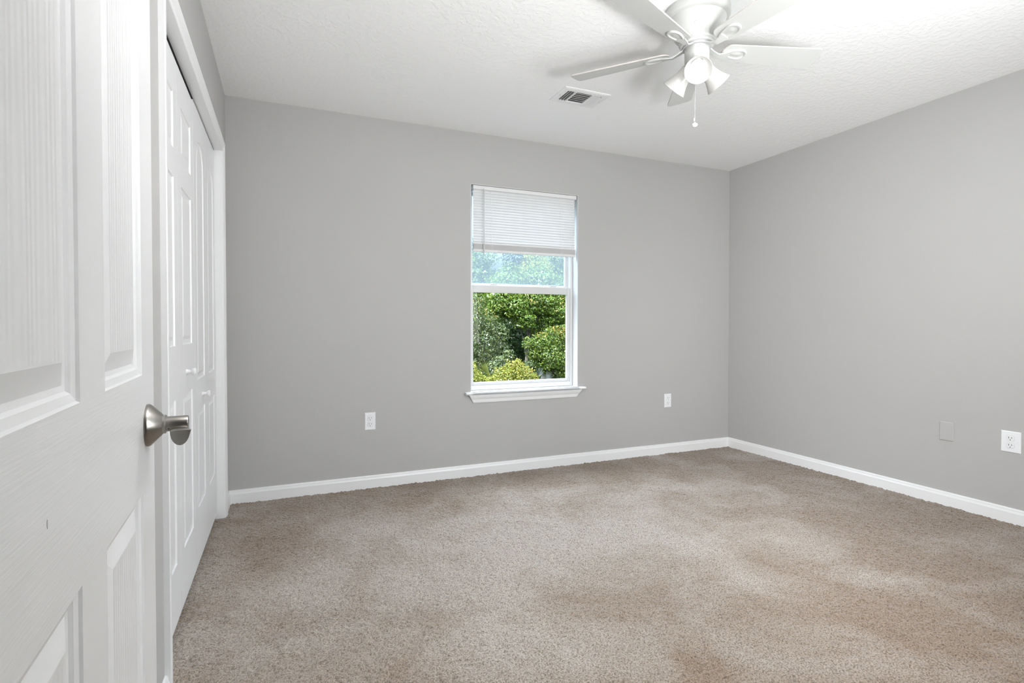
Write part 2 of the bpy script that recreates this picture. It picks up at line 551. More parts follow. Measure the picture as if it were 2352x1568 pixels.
# baseboards
def base_prof(s=1):
    return [(0, -.01), (.013 * s, -.01), (.013 * s, .058), (.0105 * s, .064), (.009 * s, .070), (.0085 * s, .076), (.006 * s, .081), (0, .082)]
b = MB(); b.prism([(YB - p[0], p[1]) for p in base_prof()], XL, XR, 'x')
struct(b.build('baseboard_back', M['trim']), 'white baseboard along the window wall', 'baseboard')
b = MB(); b.prism([(XR - p[0], p[1]) for p in base_prof()], YF, YB - .008, 'y')
struct(b.build('baseboard_right', M['trim']), 'white baseboard along the right wall', 'baseboard')
b = MB()
b.prism([(XL + p[0], p[1]) for p in base_prof()], YF, CY0 - .057, 'y')
struct(b.build('baseboard_left', M['trim']), 'short white baseboard between the open door and the closet casing', 'baseboard')
b = MB()
b.prism([(XL + p[0], p[1]) for p in base_prof()], CY1 + .057, YB - .008, 'y')
struct(b.build('baseboard_corner', M['trim']), 'tiny white baseboard piece between closet casing and back corner', 'baseboard')

# closet casing: mitred colonial profile on three sides
def casing():
    w = .057
    # (distance from the opening, projection from wall)
    pr = [(0, 0), (0, .008), (.003, .0105), (.012, .0105), (.018, .0095), (.026, .0135), (.034, .0165), (.046, .0175), (w - .003, .0175), (w, .015), (w, 0)]
    b = MB()
    def ring(cy, cz, sy, sz):
        return [(XL + p, cy + sy * d, cz + sz * d) for d, p in pr]
    r = [ring(CY0, -.01, -1, 0), ring(CY0, CZ - .006, -1, 1), ring(CY1, CZ - .006, 1, 1), ring(CY1, -.01, 1, 0)]
    b.loft(r, smooth=False)
    # jamb liners
    b.box((XL - .115, CY0 - .001, 0), (XL, CY0 + .004, CZ)); b.box((XL - .115, CY1 - .004, 0), (XL, CY1 + .001, CZ))
    b.box((XL - .115, CY0, CZ - .006), (XL, CY1, CZ + .001))
    return b.build('trim_1', M['trim'])
struct(casing(), 'white moulded casing framing the closet opening', 'trim')

# ------------------------------------------------------------------ panelled doors
def panel_slab(b, y0, y1, z0, z1, xf_, xb_, panels, ring=None, mi_of=None, arch=0.0, panel_mi=0):
    """front faces +x at xf_, back at xb_. panels: list of (ya, yb, za, zb[, arch]). ring: (inset, depth) profile"""
    ring = ring or [(0, 0), (.004, -.004), (.012, -.006), (.016, -.0075), (.034, -.0075), (.046, -.002), (.048, -.002)]
    ys = sorted({y0, y1, *[p[0] for p in panels], *[p[1] for p in panels]})
    zs = sorted({z0, z1, *[p[2] for p in panels], *[p[3] for p in panels]})
    def inside(ya, yb, za, zb):
        return any(p[0] - 1e-6 <= ya and yb <= p[1] + 1e-6 and p[2] - 1e-6 <= za and zb <= p[3] + 1e-6 for p in panels)
    for i in range(len(ys) - 1):
        for j in range(len(zs) - 1):
            ya, yb, za, zb = ys[i], ys[i + 1], zs[j], zs[j + 1]
            if inside(ya, yb, za, zb):
                continue
            mi = mi_of(ya, yb, za, zb) if mi_of else 0
            b.add([(xf_, ya, za), (xf_, yb, za), (xf_, yb, zb), (xf_, ya, zb)], [(0, 1, 2, 3)], mi)
    for p in panels:
        ya, yb, za, zb = p[:4]
        ar = p[4] if len(p) > 4 else 0.0
        def loop(ins):
            pts = [(ya + ins, za + ins), (yb - ins, za + ins)]
            if ar > 0:
                c, hw = (ya + yb) / 2, (yb - ya) / 2 - ins
                top, sp = zb - ins, zb - ar - ins * .4
                for k in range(13):
                    a = math.pi * k / 12
                    pts.append((c + hw * math.cos(a), sp + (top - sp) * math.sin(a)))
            else:
                pts += [(yb - ins, zb - ins), (ya + ins, zb - ins)]
            return pts
        n = len(loop(0))
        vs, fs = [], []
        for ins, dep in ring:
            vs += [(xf_ + dep, q[0], q[1]) for q in loop(ins)]
        for i in range(len(ring) - 1):
            for k in range(n):
                k2 = (k + 1) % n
                fs.append((i * n + k, i * n + k2, (i + 1) * n + k2, (i + 1) * n + k))
        b.add(vs, fs, 0)
        b.add([(xf_ + ring[-1][1], q[0], q[1]) for q in loop(ring[-1][0])], [tuple(range(n))], panel_mi)
        if ar > 0:    # fill the two corners above the arch
            lp = loop(0)
            arc = lp[2:]
            h = len(arc) // 2
            for side, cpt, seq in ((1, (yb, zb), arc[:h + 1]), (-1, (ya, zb), arc[h:])):
                pts = [cpt] + (seq[::-1] if side > 0 else seq[::-1])
                for q in range(1, len(pts) - 1):
                    b.add([(xf_, *pts[0]), (xf_, *pts[q]), (xf_, *pts[q + 1])], [(0, 1, 2)], 0)
    # back and edges
    b.add([(xb_, y0, z0), (xb_, y1, z0), (xb_, y1, z1), (xb_, y0, z1)], [(3, 2, 1, 0)], 0)
    for (ya, yb, za, zb) in ((y0, y1, z0, z0), (y0, y1, z1, z1), (y0, y0, z0, z1), (y1, y1, z0, z1)):
        if ya == yb:
            b.add([(xb_, ya, za), (xf_, ya, za), (xf_, ya, zb), (xb_, ya, zb)], [(0, 1, 2, 3)], 0)
        else:
            b.add([(xb_, ya, za), (xf_, ya, za), (xf_, yb, za), (xb_, yb, za)], [(0, 1, 2, 3)], 0)

# entry door, swung open against the left wall. local y runs from hinge (0) to latch edge (DW); +x is the face seen
DW = 0.762
DA = 2.7
edge = Vector((-0.2053, 1.071, 0))             # free edge on the visible face
dirv = Vector((-math.sin(R(DA)), math.cos(R(DA)), 0))
hinge = edge - dirv * DW
door = empty('door_1', (hinge.x, hinge.y, 0), R(DA))
struct(door, 'white six panel entry door with nickel lever, swung open at the left edge', 'door')
S = 1.08
st = .114
pw0, pw1 = .660, .436                                  # latch side panel
qa, qb = .110, .338
pz = [(.235, .815), (.996, 1.650), (1.745, 1.935)]
pan = []
for za, zb in pz:
    pan += [(qa, qb, za, zb), (pw1, pw0, za, zb)]
b = MB()
def mi_of(ya, yb, za, zb):
    if yb <= qa + 1e-6 or ya >= pw0 - 1e-6:
        return 0
    inz = any(za >= p[0] - 1e-6 and zb <= p[1] + 1e-6 for p in pz)
    return 0 if inz else 1
panel_slab(b, 0, DW, .012, 2.035, 0, -.035, pan, mi_of=mi_of, panel_mi=2,
           ring=[(0, 0), (.002, -.003), (.010, -.005), (.013, -.0085), (.019, -.0095), (.042, -.003), (.044, -.003)])
b.build('door_leaf', [M['door'], M['door_rail'], M['door_panel']], door, fix=False)
for hz in (.25, 1.02, 1.80):
    b = MB(); b.lathe([(.006, -.045), (.006, .045)], 12, Matrix.Translation((.004, -.004, hz)))
    b.box((-.03, -.0015, hz - .044), (0, .001, hz + .044))
    b.build('hinge', M['nickel'], door)
b = MB(); b.lathe([(.0022, 0), (.0020, .0003)], 10, Matrix.Translation((.0, .242, .908)) @ Matrix.Rotation(R(90), 4, 'Y') @ Matrix.Scale(.5, 4, (0, 1, 0)) @ Matrix.Scale(1.9, 4, (1, 0, 0)))
b.build('scuff_mark', M['grey_part'], door)
# lever set
KY, KZ = DW - .064, .913
hd = empty('door_handle', (0, KY, KZ)); hd.parent = door
RX = Matrix.Rotation(R(90), 4, 'Y')
b = MB(); b.lathe([(.0335, 0), (.0335, .003), (.0325, .005), (.018, .0195), (.0155, .0215)], 40, RX)
b.build('rosette', M['nickel'], hd)
b = MB(); b.lathe([(.0150, .021), (.0150, .025), (.0140, .026)], 32, RX); b.lathe([(.0120, .024), (.0120, .055), (.0112, .0565)], 32, RX)
st_ = b.build('stem', M['nickel'], hd)
b = MB()
for d_, a_ in ((.030, -32), (.048, -38)):
    b.lathe([(.0011, 0), (.0011, .0006)], 10, Matrix.Translation((d_, -.0119 * math.cos(R(a_)), .0119 * math.sin(R(a_)))) @ Matrix.Rotation(R(90 + a_ * 0), 4, 'X'))
b.build('set_screw', M['dark'], hd)
def lever():
    b = MB()
    rings = []
    n = 24
    for t in np.linspace(0, 1, 12):
        yy = .004 - .092 * t
        cx = .0455 + .0085 * t
        hw = .0090 + .0045 * t ** .7                  # half width
        up = .0010
        dn = .0030 + .0195 * t ** .6
        drop = -.0085 + .0105 * t
        if t > .96:
            hw *= .95; dn *= .95
        ring = []
        for k in range(n):
            a = 2 * math.pi * k / n
            ca, sa = math.cos(a), math.sin(a)
            x = cx + hw * ca + (.004 * t if ca > 0 else 0) * max(0, sa + .3)
            z = drop + (up * sa if sa > 0 else dn * sa)
            ring.append((x, yy, z))
        rings.append(ring)
    b.loft(rings)
    return b.build('lever', M['nickel'], hd)
lever()

# closet bifold doors: two leaves each; different panel designs
CXF = XL - .033
def bifold(name, label, leaves, ztop, knob, arched):
    e = empty(name, (CXF, leaves[0][0], 0))
    struct(e, label, 'door')
    for k, (ya, yb) in enumerate(leaves):
        b = MB()
        o = leaves[0][0]
        if not arched:
            mg = .072
            pn = [(ya + mg - o, yb - mg - o, .235, .812), (ya + mg - o, yb - mg - o, 1.000, 1.590), (ya + mg - o, yb - mg - o, 1.690, 1.885)]
        else:
            mg = .066
            pn = [(ya + mg - o, yb - mg - o, .27, .70), (ya + mg - o, yb - mg - o, .835, 1.900, .115)]
        panel_slab(b, ya - o, yb - o, .032, ztop, 0, -.03, pn,
                   ring=[(0, 0), (.003, -.005), (.009, -.006), (.020, -.006), (.034, -.001), (.036, -.001)])
        b.build('door_panel', M['closet'], e, fix=False)
    b = MB()
    b.lathe([(.011, 0), (.0095, .004), (.0075, .010), (.0075, .016), (.0120, .021), (.0155, .026), (.0155, .029), (.012, .0325), (.005, .034)], 24,
            Matrix.Translation((0, knob[0] - leaves[0][0], knob[1])) @ RX)
    b.build('knob', M['closet'], e)
bifold('door_2', 'nearer white folding closet door with square panels, beside the open entry door', [(1.824, 2.243), (2.246, 2.613)], 2.014, (2.394, .894), False)
bifold('door_3', 'farther white folding closet door with arched panels, beside the back corner', [(2.618, 2.978), (2.981, 3.342)], 2.030, (2.825, .758), True)
b = MB(); b.box((XL - .078, CY0 + .006, 2.031), (XL - .0345, CY1 - .006, 2.037)); b.build('closet_track', M['dark'], bpy.data.objects['trim_1'])

# ------------------------------------------------------------------ window
win = empty('window_1', ((WX0 + WX1) / 2, YB, WZ0))
struct(win, 'white vinyl single hung window with trees outside and hazy upper pane', 'window')
ox, oy, oz = win.location
def wbox(b, a, c, mi=0, bev=0.0):
    b.box((a[0] - ox, a[1] - oy, a[2] - oz), (c[0] - ox, c[1] - oy, c[2] - oz), mi, bev)
def rect_frame(b, x0, x1, z0, z1, ya, yb, wl, wr, wb, wt, bev=.003):
    wbox(b, (x0, ya, z0), (x0 + wl, yb, z1), 0, bev); wbox(b, (x1 - wr, ya, z0), (x1, yb, z1), 0, bev)
    wbox(b, (x0 + wl, ya, z0), (x1 - wr, yb, z0 + wb), 0, bev); wbox(b, (x0 + wl, ya, z1 - wt), (x1 - wr, yb, z1), 0, bev)
b = MB()                                               # painted drywall returns
wbox(b, (WX0, YB + .0005, WZ0), (WX0 + .004, YB + WT, WZ1)); wbox(b, (WX1 - .004, YB + .0005, WZ0), (WX1, YB + WT, WZ1))
wbox(b, (WX0 + .004, YB + .0005, WZ1 - .004), (WX1 - .004, YB + WT, WZ1))
b.build('window_return', M['jamb'], win)
FX0, FX1 = WX0 + .004, WX1 - .004
b = MB()
rect_frame(b, FX0, FX1, .600, WZ1 - .004, YB + .075, YB + .145, .022, .022, .035, .028)
wbox(b, (FX0 + .022, YB + .108, .63), (FX0 + .030, YB + .114, 2.05)); wbox(b, (FX1 - .030, YB + .108, .63), (FX1 - .022, YB + .114, 2.05))
b.build('window_frame', M['vinyl'], win)
b = MB(); rect_frame(b, FX0 + .018, FX1 - .018, 1.352, 2.052, YB + .116, YB + .138, .030, .030, .034, .026); us = b.build('upper_sash', M['vinyl'], win)
b = MB(); wbox(b, (FX0 + .046, YB + .126, 1.384), (FX1 - .046, YB + .129, 2.028)); pn = b.build('pane', M['hazy_glass'], us); pn['label'] = 'hazy bluish upper pane'
b = MB(); rect_frame(b, FX0 + .018, FX1 - .018, .634, 1.372, YB + .084, YB + .108, .026, .030, .024, .056); ls = b.build('lower_sash', M['vinyl'], win)
b = MB(); wbox(b, (FX0 + .042, YB + .095, .655), (FX1 - .046, YB + .098, 1.318)); b.build('pane', M['glass'], ls)
for lx in (1.417, 1.912):
    b = MB(); wbox(b, (lx - .038, YB + .088, 1.372), (lx + .038, YB + .106, 1.377), 0, .002); wbox(b, (lx - .014, YB + .090, 1.377), (lx + .010, YB + .104, 1.386), 0, .003)
    wbox(b, (lx + .006, YB + .090, 1.378), (lx + .030, YB + .096, 1.383), 0, .002)
    lk = b.build('sash_lock', M['vinyl'], ls)
    b = MB(); wbox(b, (lx + .030, YB + .0895, 1.3775), (lx + .036, YB + .0955, 1.3835)); b.build('lock_pin', M['grey_part'], lk)
# stool with horns and bevelled apron
b = MB()
prof = [(.075, .600), (-.028, .600), (-.036, .597), (-.039, .5905), (-.036, .584), (-.028, .581), (.0, .581), (.0, .581), (.075, .581)]
b.prism([(p[0], p[1] - oz) for p in prof], FX0 - ox, FX1 - ox, 'x')
prof = [(-.0005, .600), (-.028, .600), (-.036, .597), (-.039, .5905), (-.036, .584), (-.028, .581), (-.0005, .581)]
b.prism([(p[0], p[1] - oz) for p in prof], 1.173 - ox, 2.146 - ox, 'x')
b.build('window_sill', M['trim'], win)
b = MB()
ap = [(-.0005, .581), (-.024, .581), (-.024, .572), (-.020, .560), (-.012, .545), (-.010, .530), (-.008, .522), (-.0005, .520)]
ap = [(p[0], p[1] - oz) for p in ap]
ztop, zbot = .581 - oz, .520 - oz
b.prism(ap, 1.199 - ox, 2.118 - ox, 'x', m0=lambda p: (ztop - p[1]) * .62, m1=lambda p: -(ztop - p[1]) * .72)
b.build('apron', M['trim'], win)

# added window in the unseen front wall, to let in fill light
w2 = empty('fill_window', ((SX0 + SX1) / 2, YF, SZ0))
struct(w2, 'white framed window added in the unseen front wall to admit fill light', 'window')
hx = (SX1 - SX0) / 2
b = MB()
for (xa, xb, za, zb) in ((-hx, -hx + .04, SZ0, SZ1), (hx - .04, hx, SZ0, SZ1), (-hx, hx, SZ0, SZ0 + .04), (-hx, hx, SZ1 - .04, SZ1), (-hx, hx, 1.42, 1.46)):
    b.box((xa, -.09, za - SZ0), (xb, -.05, zb - SZ0))
b.build('window_frame', M['vinyl'], w2)
b = MB(); b.box((-hx + .04, -.072, .04), (hx - .04, -.069, SZ1 - SZ0 - .04)); b.build('pane', M['glass'], w2)

# ------------------------------------------------------------------ blind
BX0, BX1 = 1.239, 2.080
BYc = YB + .022
bl = empty('window_blind', ((BX0 + BX1) / 2, BYc, 2.076))
tag(bl, 'white mini blind raised halfway in the window, wand hanging at its left', 'blind')
bx, by, bz = bl.location
def bbox(b, a, c, bev=0.0, mi=0):
    b.box((a[0] - bx, a[1] - by, a[2] - bz), (c[0] - bx, c[1] - by, c[2] - bz), mi, bev)
b = MB(); bbox(b, (BX0, BYc - .018, 2.046), (BX1, BYc + .018, 2.0735), .002); b.build('headrail', M['slat'], bl)
zt, zb_, ns = 2.036, 1.668, 20
slat0 = None
for i in range(ns):
    z = zt + (zb_ - zt) * i / (ns - 1)
    if slat0 is None:
        b = MB()
        w_, th, tilt = .0125, .0006, R(-58)
        pr = []
        for s in (1, -1):
            for k in range(5):
                u = (-1 + 2 * k / 4) * s
                cam_ = .0032 * (1 - u * u) + (th if s < 0 else 0)
                # room side edge is the lower one
                yy = -w_ * u * math.cos(tilt) - cam_ * math.sin(tilt)
                zz = -w_ * u * math.sin(tilt) * 1.0 + cam_ * math.cos(tilt)
                pr.append((yy, -zz if False else zz))
        b.prism([(-p[0] * -1, p[1]) for p in pr], BX0 + .006 - bx, BX1 - .006 - bx, 'x', smooth=True)
        slat0 = b.build('slat', M['slat'], bl)
        so = slat0
    else:
        so = slat0.copy(); COL.objects.link(so); so.parent = bl
    so.location = (0, 0, z - bz)
b = MB()
for i in range(12):
    z = 1.622 + i * .0033
    bbox(b, (BX0 + .004, BYc - .0125, z), (BX1 - .004, BYc + .0125, z + .0022), .0006)
b.build('slat_stack', M['slat'], bl)
b = MB(); bbox(b, (BX0 + .002, BYc - .014, 1.603), (BX1 - .002, BYc + .014, 1.6215), .004); b.build('bottom_rail', M['slat'], bl)
for cx in (1.382, 1.949):
    b = MB()
    for sy in (-.0145, .0145):
        b.tube([(cx - bx, sy, 2.046 - bz), (cx - bx, sy, 1.62 - bz)], .0009, 6)
    b.build('ladder_cord', M['cord'], bl)
rnd = random.Random(3)
for cx in (1.382, 1.662, 1.952):
    b = MB()
    for q in range(4):
        p0 = Vector((cx - bx + rnd.uniform(-.012, .012), -.0155, 1.655 - bz))
        pts = [p0 + Vector((rnd.uniform(-.012, .012), rnd.uniform(-.003, 0), -k * .009)) for k in range(5)]
        b.tube(pts, .0008, 5)
    b.build('cord_loop', M['cord'], bl)
b = MB(); b.tube([(1.317 - bx, -.028, 2.034 - bz), (1.317 - bx, -.030, 1.80 - bz), (1.316 - bx, -.032, 1.578 - bz)], [.0035, .0033, .0040], 6, smooth=False)
b.tube([(1.317 - bx, -.016, 2.052 - bz), (1.317 - bx, -.028, 2.050 - bz), (1.317 - bx, -.028, 2.034 - bz)], .0016, 6)
b.build('wand', M['wand'], bl)

# ------------------------------------------------------------------ wall plates
def duplex(name, label, loc, rz, w, h):
    """plate lies in local xz, facing -y"""
    o = empty(name, loc, rz)
    tag(o, label, 'outlet', 'duplex wall outlets')
    b = MB()
    rings = []
    for ins, d in ((0, 0), (0, -.0025), (.0035, -.0058), (.006, -.0062)):
        rings.append([(-w / 2 + ins, d, -h / 2 + ins), (w / 2 - ins, d, -h / 2 + ins), (w / 2 - ins, d, h / 2 - ins), (-w / 2 + ins, d, h / 2 - ins)])
    b.loft(rings, smooth=False)
    b.build('cover_plate', M['plate'], o)
    for sz in (.0197, -.0197):
        b = MB()
        def rr(ins, d):
            p = []
            for k in range(32):
                a = 2 * math.pi * k / 32
                x = max(-.0168, min(.0168, .0175 * math.cos(a)))
                z = max(-.0142, min(.0142, .0172 * math.sin(a)))
                f = 1 - ins
                p.append((x * f, d, z * f + sz))
            return p
        b.loft([rr(0, -.0055), rr(0, -.0078), rr(.06, -.0085)], smooth=False)
        # thin grey reveal around the socket face
        rc = b.build('socket', M['plate'], o)
        b = MB(); b.loft([rr(-.06, -.0050), rr(-.06, -.0065), rr(0, -.0065)], smooth=False); b.build('reveal', M['grey_part'], rc)
        b = MB()
        for sx, hh in ((-.0064, .0046), (.0064, .0038)):
            b.box((sx - .0012, -.0088, sz + .0035 - hh), (sx + .0012, -.0082, sz + .0035 + hh))
        b.lathe([(.0024, 0), (.0024, .0006)], 14, Matrix.Translation((0, -.0082, sz - .0083)) @ Matrix.Rotation(R(90), 4, 'X'))
        b.build('slots', M['dark'], rc)
    b = MB(); b.lathe([(.0030, 0), (.0028, .0012), (.001, .0016)], 14, Matrix.Translation((0, -.0062, 0)) @ Matrix.Rotation(R(90), 4, 'X')); b.build('screw', M['plate'], o)
    return o
duplex('wall_outlet', 'white duplex outlet on the back wall, left of the window', (.516, YB, .441), 0, .070, .116)
duplex('wall_outlet', 'white duplex outlet on the back wall, between window and far corner', (2.960, YB, .444), 0, .069, .114)
duplex('wall_outlet', 'large white duplex outlet on the right wall near the picture edge', (XR, 1.591, .441), R(-90), .088, .116)
cp = empty('cover_plate', (XR, 1.897, .444), R(-90))
tag(cp, 'blank wall coloured cover plate on the right wall beside the outlet', 'wall plate')
b = MB()
w, h = .074, .112
b.loft([[(-w / 2 + i, d, -h / 2 + i), (w / 2 - i, d, -h / 2 + i), (w / 2 - i, d, h / 2 - i), (-w / 2 + i, d, h / 2 - i)] for i, d in ((0, 0), (0, -.003), (.003, -.0058), (.006, -.006))], smooth=False)
b.build('plate', M['wall_plate'], cp)
for sz in (.041, -.041):
    b = MB(); b.lathe([(.0032, 0), (.003, .0012), (.001, .0014)], 14, Matrix.Translation((0, -.006, sz)) @ Matrix.Rotation(R(90), 4, 'X')); b.build('screw', M['wall_plate'], cp)

# ------------------------------------------------------------------ ceiling vent
vt = empty('ceiling_vent', (1.636, 2.798, H))
tag(vt, 'white three way air vent on the ceiling beyond the fan', 'vent')
VW, VD = .305, .208
GX, GY = .228, .132                                    # grille opening
b = MB()
rings = []
for ins, d in ((0, 0), (.001, -.003), (.012, -.0065), ((VW - GX) / 2, -.0068), ((VW - GX) / 2, 0)):
    iy = ins if ins < .02 else (VD - GY) / 2
    rings.append([(-VW / 2 + ins, -VD / 2 + iy, d), (VW / 2 - ins, -VD / 2 + iy, d), (VW / 2 - ins, VD / 2 - iy, d), (-VW / 2 + ins, VD / 2 - iy, d)])
b.loft(rings, smooth=False, cap=False)
b.build('vent_frame', M['vent'], vt)
b = MB(); b.box((-GX / 2, -GY / 2, -.0012), (GX / 2, GY / 2, -.0002)); b.build('duct_opening', M['vent_inside'], vt)
def vslat(cx, cy, ln, along, tilt, wd=.013):
    b = MB()
    m_ = Matrix.Translation((cx, cy, -.0062)) @ (Matrix.Rotation(R(tilt), 4, 'Y') if along == 'y' else Matrix.Rotation(R(tilt), 4, 'X'))
    if along == 'y':
        b.box((-wd / 2, -ln / 2, -.0005), (wd / 2, ln / 2, .0005), xf=m_)
    else:
        b.box((-ln / 2, -wd / 2, -.0005), (ln / 2, wd / 2, .0005), xf=m_)
    b.build('slat', M['vent'], vt)
for cx in (-.103, -.087, -.071):
    vslat(cx, 0, GY - .004, 'y', -62, .010)
for cx in (.062, .081, .100):
    vslat(cx, 0, GY - .004, 'y', 40, .018)
for k in range(6):
    vslat(-.005, -.055 + k * .0220, .104, 'x', 26, .0185)
for cx in (-.061, .050):
    b = MB(); b.box((cx - .003, -GY / 2, -.0085), (cx + .003, GY / 2, -.001)); b.build('divider', M['vent'], vt)
for cx in (-.133, .133):
    b = MB(); b.lathe([(.0030, 0), (.0025, .0014)], 10, Matrix.Translation((cx, 0, -.0068)) @ Matrix.Rotation(R(180), 4, 'X')); b.build('screw', M['grey_part'], vt)

# ------------------------------------------------------------------ ceiling fan
FC = (1.660, 1.837)
fan = empty('ceiling_fan', (FC[0], FC[1], H))
tag(fan, 'white five blade hugger ceiling fan with three frosted lamp shades', 'ceiling fan')
def fz(z): return z - H
b = MB()
b.lathe([(.136, 0), (.1375, fz(2.435)), (.1375, fz(2.408)), (.135, fz(2.403)), (.128, fz(2.399)), (.121, fz(2.396)), (.119, fz(2.390)), (.116, fz(2.375)),
         (.108, fz(2.352)), (.096, fz(2.330)), (.084, fz(2.315)), (.076, fz(2.309)), (.074, fz(2.306)), (.076, fz(2.303)), (.076, fz(2.298)), (.070, fz(2.296)), (.070, fz(2.286)), (.05, fz(2.286))], 64)
b.build('motor_housing', M['fan'], fan)
# raised badge on the housing, facing the door
ba = math.atan2(-FC[1], -FC[0])
b = MB()
b.lathe([(.012, 0), (.0115, .0016), (.010, .0020), (.0095, .0012)], 24, Matrix.Translation((math.cos(ba) * .1015, math.sin(ba) * .1015, fz(2.340))) @ Matrix.Rotation(ba, 4, 'Z') @ Matrix.Rotation(R(90 + 29), 4, 'Y') @ Matrix.Scale(.55, 4, (1, 0, 0)))
b.build('badge', M['fan'], fan)
b = MB(); b.lathe([(.060, fz(2.286)), (.060, fz(2.278)), (.047, fz(2.278))], 40); b.build('flywheel', M['grey_part'], fan)
b = MB(); b.lathe([(.050, fz(2.279)), (.052, fz(2.276)), (.052, fz(2.222)), (.050, fz(2.214)), (.040, fz(2.207)), (.022, fz(2.203))], 48); b.build('switch_housing', M['fan'], fan)
BA = [-15.0 + 72 * k for k in range(5)]
BZ = fz(2.272)
PITCH = R(12)
R0, R1 = .115, .568
def blade_mesh():
    b = MB()
    n = 10
    out = []                                            # outline, counterclockwise from above: x radial, y tangential
    hw0, hw1 = .047, .064
    for k in range(n + 1):                              # rounded inner end
        a = math.pi / 2 + math.pi * k / n
        out.append((R0 + .035 + .035 * math.cos(a) * 1.0, hw0 * math.sin(a) * (1.0)))
    for k in range(n + 1):                              # outer end with rounded corners
        t = k / n
        a = -math.pi / 2 + math.pi * t
        ex = .5
        out.append((R1 - .030 + .030 * (abs(math.cos(a)) ** ex), hw1 * math.copysign(abs(math.sin(a)) ** .45, math.sin(a))))
    th = .0055
    ca, sa = math.cos(PITCH), math.sin(PITCH)
    def P(x, y, z):
        return (x, y * ca + z * sa, -y * sa + z * ca + BZ)
    m_ = len(out)
    b.add([P(x, y, -th / 2) for x, y in out], [tuple(range(m_))[::-1]], 0)
    b.add([P(x, y, th / 2) for x, y in out], [tuple(range(m_))], 0)
    vs = [P(x, y, -th / 2) for x, y in out] + [P(x, y, th / 2) for x, y in out]
    b.add(vs, [(i, (i + 1) % m_, m_ + (i + 1) % m_, m_ + i) for i in range(m_)], 1)
    return b, P
def iron_mesh(P):
    b = MB()
    # arm: flat strap bending out of the flywheel down to the blade underside
    path = [(.055, 0, fz(2.281) - BZ), (.080, .004, fz(2.268) - BZ), (.102, .008, -.0125), (.125, .008, -.0105), (.150, .004, -.0085)]
    wid = [.012, .010, .010, .015, .022]
    rings = []
    for (x, y, z), w_ in zip(path, wid):
        tl = 1.0 if x > .10 else (x - .055) / .045
        def Q(yy, zz):
            p = P(x, yy, zz)
            return (p[0], yy * (1 - tl) + p[1] * tl, (zz + BZ) * (1 - tl) + p[2] * tl)
        rings.append([Q(y - w_, z - .003), Q(y + w_, z - .003), Q(y + w_, z + .003), Q(y - w_, z + .003)])
    b.loft(rings, smooth=True)
    # teardrop plate with raised rim and shallow dish
    def tear(s, z, dx=0):
        pts = []
        for k in range(36):
            a = 2 * math.pi * k / 36
            rx = .042 if math.cos(a) > 0 else .060
            pts.append(P(.185 + dx + rx * math.cos(a) * s, .027 * math.sin(a) * s * (1 + .18 * math.cos(a)), z))
        return pts
    b.loft([tear(1.05, -.0028), tear(1.05, -.0075), tear(.98, -.0105), tear(.84, -.0105), tear(.76, -.006), tear(.5, -.0055), tear(.42, -.0068), tear(.1, -.0085)], smooth=True)
    return b
bm_, P_ = blade_mesh()
blade0 = bm_.build('blade', [M['blade'], M['blade_edge']], fan)
iron0 = iron_mesh(P_).build('blade_iron', M['fan'], blade0)
for k, a in enumerate(BA):
    if k == 0:
        o, i_ = blade0, iron0
    else:
        o = blade0.copy(); COL.objects.link(o); o.parent = fan
        i_ = iron0.copy(); COL.objects.link(i_); i_.parent = o
    o.rotation_euler = (0, 0, R(a))
# three tilted bell shades with lit bulbs
SA = [231, 351, 111]
for k, a in enumerate(SA):
    q = Matrix.Translation((0, 0, fz(2.238))) @ Matrix.Rotation(R(a), 4, 'Z') @ Matrix.Rotation(R(180 - 47), 4, 'Y')   # local +z points outward and down
    b = MB()
    prof = [(.026, .052), (.0285, .056), (.030, .070), (.033, .090), (.038, .110), (.046, .130), (.0535, .145), (.0565, .151)]
    inner = [(r - .003, z) for r, z in prof[::-1]]
    b.lathe(prof + [(.0555, .152)] + inner, 40, q, cap0=False, cap1=False)
    sh = b.build('lamp_shade', M['shade'], fan)
    b = MB(); b.lathe([(.012, .0), (.014, .040), (.024, .046), (.027, .052), (.027, .062), (.018, .066)], 28, q); b.build('lamp_socket', M['fan'], sh)
    b = MB(); b.lathe([(.013, .064), (.018, .080), (.028, .100), (.0315, .112), (.0315, .120), (.029, .1265), (.022, .130), (.008, .1315)], 32, q)
    b.build('bulb', M['bulb'], sh)
b = MB()
z = fz(2.203)
px_, py_ = -.006, .004
zs = np.arange(fz(2.200), fz(1.965), -.0042)
for z in zs:
    b.lathe([(.0005, -.0018), (.0016, -.001), (.0018, 0), (.0016, .001), (.0005, .0018)], 8, Matrix.Translation((px_, py_, z)))
b.tube([(px_, py_, fz(2.205)), (px_, py_, fz(1.965))], .0006, 5)
ch = b.build('pull_chain', M['grey_part'], fan)
b = MB()
b.lathe([(.0025, .010), (.004, .006), (.009, .004), (.0125, 0), (.0125, -.004), (.009, -.009), (.003, -.011)], 20, Matrix.Translation((px_, py_, fz(1.951))))
b.lathe([(.0025, 0), (.003, .006), (.003, .012), (.0015, .014)], 10, Matrix.Translation((px_ - .003, py_, fz(1.964))))
b.build('chain_fob', M['fob'], ch)

# ------------------------------------------------------------------ outside: ground, trees, shrubs, palms
def at(px, py, Y):
    """world point at depth Y that appears at photo pixel (px, py)"""
    t = math.tan(math.atan((px - 1176) / 1223.9) + R(23.1165))
    dep = Y * (.9192 + .3938 * t)
    return Vector((t * Y, Y, CAMZ + (748 - py) / 1223.9 * dep))
GZ = -3.4
b = MB(); b.box((-45, YB + 1.2, GZ - .3), (70, 90, GZ))
struct(b.build('ground', M['ground']), 'leaf strewn forest ground below the window', 'ground')

